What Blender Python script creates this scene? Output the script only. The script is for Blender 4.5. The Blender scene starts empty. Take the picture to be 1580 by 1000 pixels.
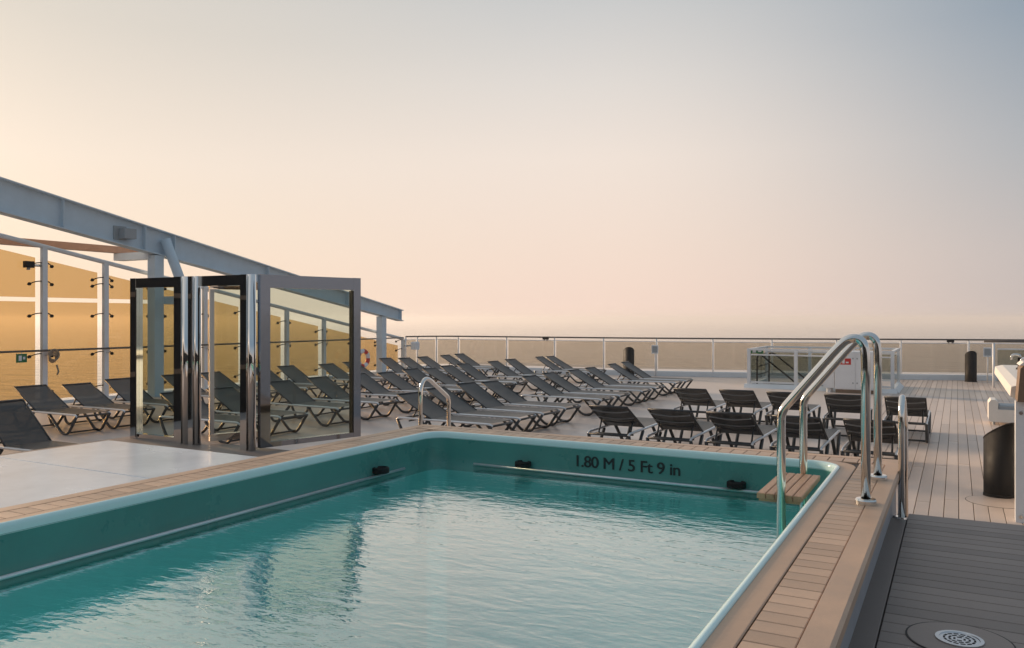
import bpy, math, random
from mathutils import Vector, Matrix
random.seed(7)
R = math.radians
S = bpy.context.scene
COL = S.collection

# ------------------------------------------------------------------ camera
cam = bpy.data.cameras.new('camera')
co = bpy.data.objects.new('camera', cam); COL.objects.link(co)
co.location = (0, 0, 2.05)
co.rotation_euler = (R(90), 0, R(28.55))
cam.sensor_width = 36.0
cam.lens = 36.0 * 1261.0 / 1580.0
cam.shift_y = -9.0 / 1580.0
cam.clip_start = 0.05
cam.clip_end = 40000
S.camera = co
S.render.engine = 'CYCLES'
S.cycles.use_denoising = True
S.cycles.max_bounces = 10
S.cycles.transparent_max_bounces = 24
S.cycles.glossy_bounces = 5
S.cycles.volume_bounces = 2
S.cycles.caustics_reflective = False
S.cycles.caustics_refractive = False
S.cycles.sample_clamp_indirect = 6

# ------------------------------------------------------------------ sky (hazy sunset, brighter and warmer towards the sun)
SUN_AZ, SUN_EL = -78.0, 13.0           # degrees, azimuth measured from +Y towards +X
sunv = Vector((math.sin(R(SUN_AZ)) * math.cos(R(SUN_EL)), math.cos(R(SUN_AZ)) * math.cos(R(SUN_EL)), math.sin(R(SUN_EL))))
W = bpy.data.worlds.new('World'); S.world = W; W.use_nodes = True
nt = W.node_tree; N = nt.nodes; L = nt.links
for n in list(N): N.remove(n)
out = N.new('ShaderNodeOutputWorld')
tc = N.new('ShaderNodeTexCoord')
sep = N.new('ShaderNodeSeparateXYZ'); L.new(tc.outputs['Generated'], sep.inputs[0])
def math_node(op, a, b=None, clamp=False):
    n = N.new('ShaderNodeMath'); n.operation = op; n.use_clamp = clamp
    for i, v in enumerate((a, b)):
        if v is None: continue
        if isinstance(v, (int, float)): n.inputs[i].default_value = v
        else: L.new(v, n.inputs[i])
    return n.outputs[0]
elev = math_node('DIVIDE', math_node('ARCSINE', sep.outputs['Z']), math.pi / 2, True)     # 0 horizon .. 1 zenith
def ramp(stops):
    n = N.new('ShaderNodeValToRGB'); cr = n.color_ramp; cr.interpolation = 'LINEAR'
    while len(cr.elements) > 1: cr.elements.remove(cr.elements[-1])
    cr.elements[0].position = stops[0][0] / 90.0; cr.elements[0].color = (*stops[0][1], 1)
    for e, c in stops[1:]:
        el = cr.elements.new(e / 90.0); el.color = (*c, 1)
    L.new(elev, n.inputs[0]); return n.outputs[0]
sky_away = ramp([(0, (.50, .455, .445)), (4, (.49, .46, .46)), (10, (.35, .39, .435)), (18, (.20, .28, .37)), (30, (.24, .315, .39)), (90, (.28, .345, .41))])
sky_mid = ramp([(0, (.93, .705, .595)), (5, (.90, .73, .625)), (11, (.875, .762, .678)), (16, (.75, .70, .655)), (21, (.60, .60, .595)), (32, (.50, .52, .54)), (90, (.36, .41, .46))])
sky_sun = ramp([(0, (.96, .745, .56)), (5, (.91, .75, .61)), (10, (.87, .75, .645)), (18, (.685, .635, .57)), (30, (.60, .60, .58)), (90, (.36, .41, .46))])
hl = math_node('SQRT', math_node('ADD', math_node('MULTIPLY', sep.outputs['X'], sep.outputs['X']), math_node('ADD', math_node('MULTIPLY', sep.outputs['Y'], sep.outputs['Y']), 1e-5)))
dot = math_node('DIVIDE', math_node('ADD', math_node('MULTIPLY', sep.outputs['X'], math.sin(R(SUN_AZ))), math_node('MULTIPLY', sep.outputs['Y'], math.cos(R(SUN_AZ)))), hl)
def mapr(v, a, b):
    n = N.new('ShaderNodeMapRange'); n.interpolation_type = 'SMOOTHSTEP'; n.clamp = True
    n.inputs[1].default_value = a; n.inputs[2].default_value = b; L.new(v, n.inputs[0]); return n.outputs[0]
def mixc(f, a, b):
    n = N.new('ShaderNodeMix'); n.data_type = 'RGBA'
    if isinstance(f, float): n.inputs[0].default_value = f
    else: L.new(f, n.inputs[0])
    L.new(a, n.inputs[6]); L.new(b, n.inputs[7]); return n.outputs[2]
haze_sky = mixc(mapr(dot, .58, .98), mixc(mapr(dot, -.03, .58), sky_away, sky_mid), sky_sun)
ns = N.new('ShaderNodeTexSky'); ns.sky_type = 'NISHITA'; ns.sun_disc = False
ns.sun_elevation = R(SUN_EL); ns.sun_rotation = R(SUN_AZ % 360); ns.dust_density = 4.0; ns.air_density = 1.2
bg1 = N.new('ShaderNodeBackground'); L.new(haze_sky, bg1.inputs[0]); bg1.inputs[1].default_value = 0.95
bg2 = N.new('ShaderNodeBackground'); L.new(ns.outputs[0], bg2.inputs[0]); bg2.inputs[1].default_value = 0.1
mx = N.new('ShaderNodeMixShader'); mx.inputs[0].default_value = 0.05
L.new(bg1.outputs[0], mx.inputs[1]); L.new(bg2.outputs[0], mx.inputs[2]); L.new(mx.outputs[0], out.inputs[0])

# ------------------------------------------------------------------ sun
sl = bpy.data.lights.new('sun', 'SUN'); sl.energy = 5.0; sl.angle = R(9.0); sl.color = (1.0, .72, .48)
so = bpy.data.objects.new('sun', sl); COL.objects.link(so)
so.rotation_euler = (-sunv).to_track_quat('-Z', 'Y').to_euler()
S.view_settings.view_transform = 'Standard'; S.view_settings.look = 'None'
S.view_settings.exposure = 0.12; S.view_settings.gamma = 1.0; S.view_settings.use_curve_mapping = False

# ------------------------------------------------------------------ materials
def mat(name, base, rough=.5, metal=0., spec=.5, var=0., nscale=6., rnd=0., bump=0., bscale=40., stretch=(1, 1, 1), rvar=0., coat=0.):
    m = bpy.data.materials.new(name); m.use_nodes = True
    t = m.node_tree; b = t.nodes['Principled BSDF']
    b.inputs['Base Color'].default_value = (*base, 1); b.inputs['Roughness'].default_value = rough
    b.inputs['Metallic'].default_value = metal; b.inputs['Specular IOR Level'].default_value = spec
    b.inputs['Coat Weight'].default_value = coat
    tcn = t.nodes.new('ShaderNodeTexCoord'); mp = t.nodes.new('ShaderNodeMapping'); mp.inputs['Scale'].default_value = stretch
    t.links.new(tcn.outputs['Object'], mp.inputs[0])
    if var or rnd:
        hsv = t.nodes.new('ShaderNodeHueSaturation'); hsv.inputs['Color'].default_value = (*base, 1)
        no = t.nodes.new('ShaderNodeTexNoise'); no.inputs['Scale'].default_value = nscale; no.inputs['Detail'].default_value = 6
        no.inputs['Roughness'].default_value = .65
        t.links.new(mp.outputs[0], no.inputs['Vector'])
        mr = t.nodes.new('ShaderNodeMapRange'); mr.inputs[1].default_value = .25; mr.inputs[2].default_value = .75
        mr.inputs[3].default_value = 1 - var; mr.inputs[4].default_value = 1 + var
        t.links.new(no.outputs[0], mr.inputs[0])
        val = mr.outputs[0]
        if rnd:
            oi = t.nodes.new('ShaderNodeObjectInfo')
            m2 = t.nodes.new('ShaderNodeMapRange'); m2.inputs[3].default_value = 1 - rnd; m2.inputs[4].default_value = 1 + rnd
            t.links.new(oi.outputs['Random'], m2.inputs[0])
            mu = t.nodes.new('ShaderNodeMath'); mu.operation = 'MULTIPLY'
            t.links.new(val, mu.inputs[0]); t.links.new(m2.outputs[0], mu.inputs[1]); val = mu.outputs[0]
        t.links.new(val, hsv.inputs['Value']); t.links.new(hsv.outputs[0], b.inputs['Base Color'])
        if rvar:
            m3 = t.nodes.new('ShaderNodeMapRange'); m3.inputs[1].default_value = .3; m3.inputs[2].default_value = .7
            m3.inputs[3].default_value = max(.02, rough - rvar); m3.inputs[4].default_value = min(1, rough + rvar)
            t.links.new(no.outputs[0], m3.inputs[0]); t.links.new(m3.outputs[0], b.inputs['Roughness'])
    if bump:
        nb = t.nodes.new('ShaderNodeTexNoise'); nb.inputs['Scale'].default_value = bscale; nb.inputs['Detail'].default_value = 4
        t.links.new(mp.outputs[0], nb.inputs['Vector'])
        bp = t.nodes.new('ShaderNodeBump'); bp.inputs['Strength'].default_value = bump; bp.inputs['Distance'].default_value = .004
        t.links.new(nb.outputs[0], bp.inputs['Height']); t.links.new(bp.outputs[0], b.inputs['Normal'])
    return m

def glass(name, tint, refl=.9, rough=.0):
    m = bpy.data.materials.new(name); m.use_nodes = True; t = m.node_tree
    for n in list(t.nodes): t.nodes.remove(n)
    o = t.nodes.new('ShaderNodeOutputMaterial'); tr = t.nodes.new('ShaderNodeBsdfTransparent'); gl = t.nodes.new('ShaderNodeBsdfGlossy')
    tr.inputs[0].default_value = (*tint, 1); gl.inputs[0].default_value = (refl, refl, refl, 1); gl.inputs['Roughness'].default_value = rough
    fr = t.nodes.new('ShaderNodeFresnel'); fr.inputs[0].default_value = 1.45
    ge = t.nodes.new('ShaderNodeNewGeometry'); fm = t.nodes.new('ShaderNodeMath'); fm.operation = 'SUBTRACT'; fm.use_clamp = True   # no reflection on leaving the sheet
    t.links.new(fr.outputs[0], fm.inputs[0]); t.links.new(ge.outputs['Backfacing'], fm.inputs[1])
    mx = t.nodes.new('ShaderNodeMixShader'); t.links.new(fm.outputs[0], mx.inputs[0]); t.links.new(tr.outputs[0], mx.inputs[1]); t.links.new(gl.outputs[0], mx.inputs[2])
    t.links.new(mx.outputs[0], o.inputs[0]); return m

M = {}
M['plank'] = mat('composite_plank', (.60, .405, .28), .52, var=.2, nscale=2.5, rnd=.15, bump=.25, bscale=60, stretch=(1, 1, 1), rvar=.12)
M['plank_far'] = mat('far_deck_plank', (.58, .485, .425), .46, var=.14, nscale=1.2, rnd=.12, bump=.2, bscale=50, rvar=.1)
M['plank_dark'] = mat('platform_plank', (.25, .20, .175), .55, var=.16, nscale=2.2, rnd=.14, bump=.25, bscale=60, rvar=.12)
M['seam'] = mat('seam_caulk', (.045, .035, .032), .7)
M['deck'] = mat('deck_coating', (.55, .485, .45), .36, var=.12, nscale=.7, bump=.06, bscale=90, rvar=.1)
M['white'] = mat('white_marine_paint', (.74, .76, .78), .38, var=.05, nscale=3, rvar=.1)
M['gantry'] = mat('gantry_sky_tint', (.58, .68, .75), .4, var=.08, nscale=2.5, rvar=.1)  # white paint with the blue of reflected sky put into its colour
M['white_post'] = mat('white_post_paint', (.74, .77, .80), .42, var=.06, nscale=4, rvar=.08)
M['white_panel'] = mat('white_gloss_panel', (.79, .82, .86), .24, var=.08, nscale=1.1, rvar=.08)
M['fascia'] = mat('grey_fascia', (.40, .40, .42), .5, var=.1, nscale=8)
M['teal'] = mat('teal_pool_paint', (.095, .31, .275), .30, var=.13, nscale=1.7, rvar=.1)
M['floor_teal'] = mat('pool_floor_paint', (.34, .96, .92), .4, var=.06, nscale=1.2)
M['lip'] = mat('pool_lip_gloss', (.72, .94, .93), .16, var=.03, nscale=3)
M['steel'] = mat('polished_steel', (.78, .76, .73), .10, 1.0, var=.05, nscale=14, rvar=.05)
M['mirror'] = mat('mirror_steel', (.82, .80, .78), .025, 1.0)
M['gate_steel'] = mat('gate_steel', (.25, .27, .31), .06, 1.0)
M['frame_side'] = mat('satin_steel', (.42, .45, .50), .3, 1.0, var=.04)
M['alu'] = mat('lounger_aluminium', (.72, .74, .77), .32, .55, var=.05, nscale=8)
M['sling'] = mat('charcoal_sling', (.007, .010, .0125), .43, spec=.62, var=.12, nscale=30, rnd=.10, bump=.3, bscale=350)
_t = M['sling'].node_tree; _b = _t.nodes['Principled BSDF']; _o = _t.nodes['Material Output']
_tr = _t.nodes.new('ShaderNodeBsdfTransparent'); _mx = _t.nodes.new('ShaderNodeMixShader'); _mx.inputs[0].default_value = .035
_t.links.new(_b.outputs[0], _mx.inputs[1]); _t.links.new(_tr.outputs[0], _mx.inputs[2]); _t.links.new(_mx.outputs[0], _o.inputs[0])
M['plastic'] = mat('charcoal_plastic', (.035, .038, .042), .38, var=.1, nscale=8)
M['strap'] = mat('grey_webbing', (.22, .23, .24), .5)
M['black'] = mat('black_metal', (.010, .010, .011), .6, spec=.25, var=.2, nscale=6, rvar=.1)
M['darkrail'] = mat('varnished_handrail', (.11, .095, .085), .28, .3)
M['brown'] = mat('brown_panel', (.19, .125, .08), .5, var=.1)
M['wood'] = mat('teak_step', (.60, .34, .20), .5, var=.18, nscale=10, rnd=.1, stretch=(6, 1, 6), bump=.2, bscale=20)
M['sunlit_brown'] = mat('sunlit_brown_beam', (.42, .22, .14), .5, var=.1)  # brown beam with the low sun's orange put into its colour
M['red'] = mat('red_plastic', (.55, .035, .03), .4)
M['green'] = mat('green_sign', (.01, .16, .06), .4)
M['textblack'] = mat('black_paint', (.01, .018, .018), .5)
M['grey'] = mat('grey_box', (.33, .36, .38), .45)
M['cream'] = mat('cream_moulding', (.78, .74, .68), .4, var=.04)
M['drain'] = mat('drain_steel', (.62, .63, .65), .28, 1.0, var=.1, nscale=20)
M['rope'] = mat('rope', (.30, .24, .18), .8, var=.2, nscale=40)
M['bronze_glass'] = glass('bronze_tinted_glass', (.79, .665, .465))
M['green_glass'] = glass('smoked_green_glass', (.77, .82, .785))
M['rail_glass'] = glass('smoke_bronze_glass', (.775, .745, .695))
M['stair_glass'] = glass('grey_glass', (.72, .75, .73))

# water: coloured by depth through a tinted clear surface with fresnel reflection on ripples
def water(name, tint, bumps, strength):
    m = bpy.data.materials.new(name); m.use_nodes = True; t = m.node_tree
    for n in list(t.nodes): t.nodes.remove(n)
    o = t.nodes.new('ShaderNodeOutputMaterial'); tr = t.nodes.new('ShaderNodeBsdfTransparent'); gl = t.nodes.new('ShaderNodeBsdfGlossy')
    tr.inputs[0].default_value = (*tint, 1); gl.inputs['Roughness'].default_value = .004; gl.inputs[0].default_value = (1, 1, 1, 1)
    tcn = t.nodes.new('ShaderNodeTexCoord'); prev = None
    for sc, st, w, rot in bumps:
        mp = t.nodes.new('ShaderNodeMapping'); mp.inputs['Scale'].default_value = st; mp.inputs['Rotation'].default_value = (0, 0, R(rot))
        t.links.new(tcn.outputs['Object'], mp.inputs[0])
        no = t.nodes.new('ShaderNodeTexNoise'); no.inputs['Scale'].default_value = sc; no.inputs['Detail'].default_value = 3; no.inputs['Distortion'].default_value = .6
        t.links.new(mp.outputs[0], no.inputs['Vector'])
        mu = t.nodes.new('ShaderNodeMath'); mu.operation = 'MULTIPLY'; mu.inputs[1].default_value = w; t.links.new(no.outputs[0], mu.inputs[0])
        if prev is None: prev = mu.outputs[0]
        else:
            ad = t.nodes.new('ShaderNodeMath'); ad.operation = 'ADD'; t.links.new(prev, ad.inputs[0]); t.links.new(mu.outputs[0], ad.inputs[1]); prev = ad.outputs[0]
    bp = t.nodes.new('ShaderNodeBump'); bp.inputs['Strength'].default_value = 1.0; bp.inputs['Distance'].default_value = strength
    t.links.new(prev, bp.inputs['Height'])
    lw = t.nodes.new('ShaderNodeLayerWeight'); lw.inputs[0].default_value = .5; fr = t.nodes.new('ShaderNodeMath'); fr.operation = 'POWER'; fr.inputs[1].default_value = 1.85
    t.links.new(lw.outputs['Facing'], fr.inputs[0]); t.links.new(bp.outputs[0], lw.inputs['Normal']); t.links.new(bp.outputs[0], gl.inputs['Normal'])
    ge = t.nodes.new('ShaderNodeNewGeometry'); fm = t.nodes.new('ShaderNodeMath'); fm.operation = 'SUBTRACT'; fm.use_clamp = True
    t.links.new(fr.outputs[0], fm.inputs[0]); t.links.new(ge.outputs['Backfacing'], fm.inputs[1])
    mx = t.nodes.new('ShaderNodeMixShader'); t.links.new(fm.outputs[0], mx.inputs[0]); t.links.new(tr.outputs[0], mx.inputs[1]); t.links.new(gl.outputs[0], mx.inputs[2])
    t.links.new(mx.outputs[0], o.inputs[0])
    va = t.nodes.new('ShaderNodeVolumeAbsorption'); va.inputs['Color'].default_value = (.50, .955, .95, 1); va.inputs['Density'].default_value = .8
    t.links.new(va.outputs[0], o.inputs['Volume']); return m
M['water'] = water('pool_water', (.96, .99, .99), [(1.3, (1, 1, 1), .40, 20), (4.2, (.55, 1.35, 1), .25, -28), (9, (.6, 1.4, 1), .22, -26), (21, (.6, 1.3, 1), .10, -24)], .016)

def sea_mat():
    m = mat('sea_water', (.055, .065, .06), .10, spec=.5)
    t = m.node_tree; b = t.nodes['Principled BSDF']; tcn = t.nodes.new('ShaderNodeTexCoord'); mp = t.nodes.new('ShaderNodeMapping')
    mp.inputs['Rotation'].default_value = (0, 0, R(-30)); mp.inputs['Scale'].default_value = (.35, 1, 1)
    t.links.new(tcn.outputs['Object'], mp.inputs[0])
    no = t.nodes.new('ShaderNodeTexNoise'); no.inputs['Scale'].default_value = .12; no.inputs['Detail'].default_value = 5; no.inputs['Distortion'].default_value = .4
    t.links.new(mp.outputs[0], no.inputs['Vector'])
    bp = t.nodes.new('ShaderNodeBump'); bp.inputs['Distance'].default_value = 1.8; t.links.new(no.outputs[0], bp.inputs['Height'])
    t.links.new(bp.outputs[0], b.inputs['Normal']); b.inputs['IOR'].default_value = 1.33
    return m
M['sea'] = sea_mat()

# ------------------------------------------------------------------ mesh helpers
class MB:
    def __init__(self): self.v = []; self.f = []; self.s = []
    def add(self, vs, fs, smooth=False):
        o = len(self.v); self.v += [tuple(p) for p in vs]
        for f in fs: self.f.append([i + o for i in f]); self.s.append(smooth)
        return self
    def box(self, x0, y0, z0, x1, y1, z1, bev=0.):
        if bev <= 0:
            return self.add([(x0, y0, z0), (x1, y0, z0), (x1, y1, z0), (x0, y1, z0), (x0, y0, z1), (x1, y0, z1), (x1, y1, z1), (x0, y1, z1)],
                            [(3, 2, 1, 0), (4, 5, 6, 7), (0, 1, 5, 4), (1, 2, 6, 5), (2, 3, 7, 6), (3, 0, 4, 7)])
        b = bev   # bevel only the top edges
        return self.add([(x0, y0, z0), (x1, y0, z0), (x1, y1, z0), (x0, y1, z0), (x0, y0, z1 - b), (x1, y0, z1 - b), (x1, y1, z1 - b), (x0, y1, z1 - b),
                         (x0 + b, y0 + b, z1), (x1 - b, y0 + b, z1), (x1 - b, y1 - b, z1), (x0 + b, y1 - b, z1)],
                        [(3, 2, 1, 0), (0, 1, 5, 4), (1, 2, 6, 5), (2, 3, 7, 6), (3, 0, 4, 7), (4, 5, 9, 8), (5, 6, 10, 9), (6, 7, 11, 10), (7, 4, 8, 11), (8, 9, 10, 11)])
    def hexa(self, p):   # 8 points: bottom 4 ccw, top 4 ccw
        return self.add(p, [(3, 2, 1, 0), (4, 5, 6, 7), (0, 1, 5, 4), (1, 2, 6, 5), (2, 3, 7, 6), (3, 0, 4, 7)])
    def tube(self, pts, r, n=10, caps=True, flat=None):
        pts = [Vector(p) for p in pts]; k = len(pts); rings = []
        t0 = (pts[1] - pts[0]).normalized(); up = Vector((0, 0, 1)) if abs(t0.z) < .9 else Vector((1, 0, 0))
        a = t0.cross(up).normalized()
        for i, p in enumerate(pts):
            t = ((pts[min(i + 1, k - 1)] - p).normalized() + (p - pts[max(i - 1, 0)]).normalized())
            t = t.normalized() if t.length > 1e-6 else t0
            a = (a - t * a.dot(t)).normalized(); b = t.cross(a)
            rr = r[i] if isinstance(r, (list, tuple)) else r
            rings.append([p + (a * math.cos(2 * math.pi * j / n) + b * math.sin(2 * math.pi * j / n) * (flat or 1)) * rr for j in range(n)])
        vs = [q for rg in rings for q in rg]; fs = []
        for i in range(k - 1):
            for j in range(n):
                fs.append((i * n + j, i * n + (j + 1) % n, (i + 1) * n + (j + 1) % n, (i + 1) * n + j))
        self.add(vs, fs, True)
        if caps:
            o = len(self.v) - len(vs)
            self.f.append([o + j for j in reversed(range(n))]); self.s.append(False)
            self.f.append([o + (k - 1) * n + j for j in range(n)]); self.s.append(False)
        return self
    def lathe(self, prof, c=(0, 0, 0), n=24):
        vs = []; fs = []
        for (ra, za), (rb, zb) in zip(prof[:-1], prof[1:]):
            i = len(vs)
            for r, z in ((ra, za), (rb, zb)):
                for j in range(n):
                    a = 2 * math.pi * j / n; vs.append((c[0] + r * math.cos(a), c[1] + r * math.sin(a), c[2] + z))
            for j in range(n): fs.append((i + j, i + (j + 1) % n, i + n + (j + 1) % n, i + n + j))
        return self.add(vs, fs, True)
    def prism(self, poly, axis, a, b):   # polygon in the two other axes extruded along axis
        def p3(u, v, w): return {'x': (w, u, v), 'y': (u, w, v), 'z': (u, v, w)}[axis]
        n = len(poly); vs = [p3(u, v, a) for u, v in poly] + [p3(u, v, b) for u, v in poly]
        return self.add(vs, [tuple(reversed(range(n))), tuple(range(n, 2 * n))] + [(i, (i + 1) % n, n + (i + 1) % n, n + i) for i in range(n)])
    def mesh(self, name, m):
        me = bpy.data.meshes.new(name); me.from_pydata(self.v, [], self.f)
        me.polygons.foreach_set('use_smooth', self.s)
        if m in ('water',) or 'glass' in m:
            import bmesh
            bm = bmesh.new(); bm.from_mesh(me); bmesh.ops.recalc_face_normals(bm, faces=bm.faces); bm.to_mesh(me); bm.free()
        me.materials.append(M[m]); me.update()
        return me
    def build(self, name, m, parent=None, loc=None, rz=None):
        return link(name, self.mesh(name, m), parent, loc, rz)
def link(name, me, parent=None, loc=None, rz=None):
    o = bpy.data.objects.new(name, me); COL.objects.link(o)
    if parent: o.parent = parent
    if loc: o.location = loc
    if rz is not None: o.rotation_euler = (0, 0, rz)
    return o
def tag(o, label=None, cat=None, group=None, kind=None):
    if label: o['label'] = label
    if cat: o['category'] = cat
    if group: o['group'] = group
    if kind: o['kind'] = kind
    return o
def thing(name, label, cat, loc=(0, 0, 0), rz=0, group=None):
    o = bpy.data.objects.new(name, None); COL.objects.link(o); o.location = loc; o.rotation_euler = (0, 0, rz); o.empty_display_size = .1
    return tag(o, label, cat, group)
def fillet(pts, r, n=6):
    pts = [Vector(p) for p in pts]; o = [pts[0]]
    for i in range(1, len(pts) - 1):
        p, a, b = pts[i], pts[i - 1], pts[i + 1]; rr = r[i - 1] if isinstance(r, (list, tuple)) else r
        u = (a - p); w = (b - p); la = min(rr, u.length * .49); lb = min(rr, w.length * .49)
        s = p + u.normalized() * la; e = p + w.normalized() * lb
        for k in range(n + 1):
            t = k / n; o.append(s * (1 - t) ** 2 + p * 2 * t * (1 - t) + e * t * t)
    return o + [pts[-1]]
def copy_tree(o, parent=None):
    c = o.copy(); COL.objects.link(c); c.parent = parent
    for ch in [x for x in bpy.data.objects if x.parent == o]: copy_tree(ch, c)
    return c
ORD = ['first', 'second', 'third', 'fourth', 'fifth', 'sixth', 'seventh', 'eighth', 'ninth', 'tenth', 'eleventh', 'twelfth', 'thirteenth', 'fourteenth', 'fifteenth', 'sixteenth', 'seventeenth', 'eighteenth', 'nineteenth', 'twentieth']

# ================================================================== SETTING
# ---- sea
m = MB(); SR = 9000.; ring = [0, 60, 200, 700, 2500, SR]
n = 48; vs = [(0, 0, 0)]; fs = []
for r in ring[1:]: vs += [(r * math.cos(2 * math.pi * j / n), r * math.sin(2 * math.pi * j / n), 0) for j in range(n)]
for j in range(n): fs.append((0, 1 + j, 1 + (j + 1) % n))
for i in range(len(ring) - 2):
    for j in range(n): fs.append((1 + i * n + j, 1 + (i + 1) * n + j, 1 + (i + 1) * n + (j + 1) % n, 1 + i * n + (j + 1) % n))
m.add(vs, fs); tag(m.build('sea', 'sea', loc=(0, 0, -24)), kind='structure')

# ---- decks (z 0 lower deck, z .75 pool platform)
def sheet(x, y, holes, z0, z1):
    xs = sorted(set(x + [v for h in holes for v in (h[0], h[2]) if x[0] < v < x[-1]])); ys = sorted(set(y + [v for h in holes for v in (h[1], h[3]) if y[0] < v < y[-1]]))
    m = MB()
    for i in range(len(xs) - 1):
        for j in range(len(ys) - 1):
            cx, cy = (xs[i] + xs[i + 1]) / 2, (ys[j] + ys[j + 1]) / 2
            if any(h[0] < cx < h[2] and h[1] < cy < h[3] for h in holes): continue
            m.box(xs[i], ys[j], z0, xs[i + 1], ys[j + 1], z1)
    return m
STAIR = (-5.25, 24.8, -3.05, 27.0)
PL_X0, PL_X1 = -1.66, 2.12            # band of open planking on the walkway side
m = sheet([-19.3, 8.0], [-6.0, 33.2], [STAIR, (PL_X0, 6.55, PL_X1, 33.2), (-4.35, -6, -.45, 6.3)], -.4, 0)
deck = tag(m.build('deck', 'deck'), kind='structure')
m = MB(); m.box(PL_X0, 6.55, -.4, PL_X1, 33.2, -.022)
tag(m.build('deck_caulking', 'seam', deck))
pw = (PL_X1 - PL_X0) / 27; pm = MB().box(.0035, 0, -.03, pw - .0035, 4.98, .002, .003).mesh('plank', 'plank_far')
for i in range(27):
    off = (i * 2.37) % 5.0; y = 6.55 - off
    while y < 33.2:
        a, b = max(y, 6.55), min(y + 4.994, 33.2)
        if b - a > .3:
            if b - a > 4.98: link('plank', pm, deck, (PL_X0 + i * pw, a, 0))
            else: MB().box(.0035, 0, -.03, pw - .0035, b - a, .002, .003).build('plank', 'plank_far', deck, (PL_X0 + i * pw, a, 0))
        y += 5.0

# platform round the pool
plat = MB()
plat.box(-.375, -6.0, -.38, 8.0, 6.03, .728)
plat.box(-8.0, -6.0, -.38, -4.30, 6.03, .728)
plat.box(-4.30, -6.0, -.38, -.375, -1.62, .728)
platform = tag(plat.build('platform', 'seam'), kind='structure')
bm_ = MB().box(0, 0, .70, .10, 7.45, .752, .003).mesh('border_plank', 'plank_dark'); link('border_plank', bm_, platform, (-.385, -1.60, 0))
MB().box(0, 0, .70, 8.27, .17, .752, .003).build('nosing_plank', 'plank_dark', platform, (-.28, 5.86, 0))
MB().box(0, 0, .70, 3.5, 12.0, .751).build('side_deck', 'plank_dark', platform, (-7.99, -5.99, 0))
pp = .119; pm = MB().box(0, .003, .70, 3.2, pp - .003, .752, .003).mesh('plank', 'plank_dark')
y = 5.857 - pp
while y > -1.0:
    link('plank', pm, platform, (-.279, y, 0)); y -= pp
# steps down to the lower deck (right of the pool and left of it)
for x0, x1, nm in ((-.36, 2.6, 'right'), (-5.75, -4.5, 'left')):
    st = thing('stair', 'short teak stair from platform to lower deck beside the %s' % ('steel ladder corner of pool' if nm == 'right' else 'polished steel framed screen'), 'stair', (x0, 6.03, 0))
    for k in range(3):
        MB().box(0, k * .28 + .002, -.01, x1 - x0, (k + 1) * .28, .75 - (k + 1) * .1875, .004).build('step', 'plank', st)

# ---- pool
PX0, PX1, PY0, PY1 = -4.07, -.69, -1.2, 6.02
CZ = 1.05
def rrect(x0, y0, x1, y1, r, n=8):
    o = []
    for cx, cy, a0 in ((x1 - r, y0 + r, -90), (x1 - r, y1 - r, 0), (x0 + r, y1 - r, 90), (x0 + r, y0 + r, 180)):
        for k in range(n + 1):
            a = R(a0 + 90 * k / n); o.append((cx + r * math.cos(a), cy + r * math.sin(a)))
    return o
def loft(prof, name, mname, parent, smooth=True):   # prof: (inset, z) rings
    m = MB(); vs = []; fs = []; k = None
    for d, z in prof:
        p = rrect(PX0 + d, PY0 + d, PX1 - d, PY1 - d, max(.02, .20 - d)); k = len(p); vs += [(x, y, z) for x, y in p]
    for i in range(len(prof) - 1):
        for j in range(k): fs.append((i * k + j, i * k + (j + 1) % k, (i + 1) * k + (j + 1) % k, (i + 1) * k + j))
    m.add(vs, fs, smooth); return m.build(name, mname, parent)
pool = thing('swimming_pool', 'teal painted swimming pool with pale lip and composite wood coping', 'pool', (0, 0, 0))
loft([(-.006, CZ - .03), (-.006, CZ + .004), (.0, CZ + .010), (.014, CZ + .010), (.024, CZ + .003), (.030, CZ - .012), (.032, CZ - .045)], 'lip', 'lip', pool)
loft([(.032, CZ - .04), (.028, CZ - .10), (.028, .86), (.030, .80), (.05, .765), (.052, .735)], 'basin_wall', 'teal', pool)
loft([(.052, .735), (.052, -.90), (.12, -1.02)], 'basin_liner', 'floor_teal', pool)
WXA, WXB, WYA, WYB = PX0 + .054, PX1 - .054, PY0 + .054, PY1 - .054
fl_ = [(WYA - .03, .12), (2.7, .12), (4.5, -.99), (WYB + .03, -.99)]        # shallow shelf added to brighten the near water, slope, deep end
m = MB()
for (ya, za), (yb, zb) in zip(fl_[:-1], fl_[1:]): m.add([(WXA - .03, ya, za), (WXB + .03, ya, za), (WXB + .03, yb, zb), (WXA - .03, yb, zb)], [(0, 1, 2, 3)])
m.build('basin_floor', 'floor_teal', pool)
m = MB().prism([(WYA, .772), (WYA, .135), (2.7, .135), (4.5, -.975), (WYB, -.975), (WYB, .772)], 'x', WXA, WXB)
wat = m.build('water', 'water'); tag(wat, kind='structure')
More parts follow.
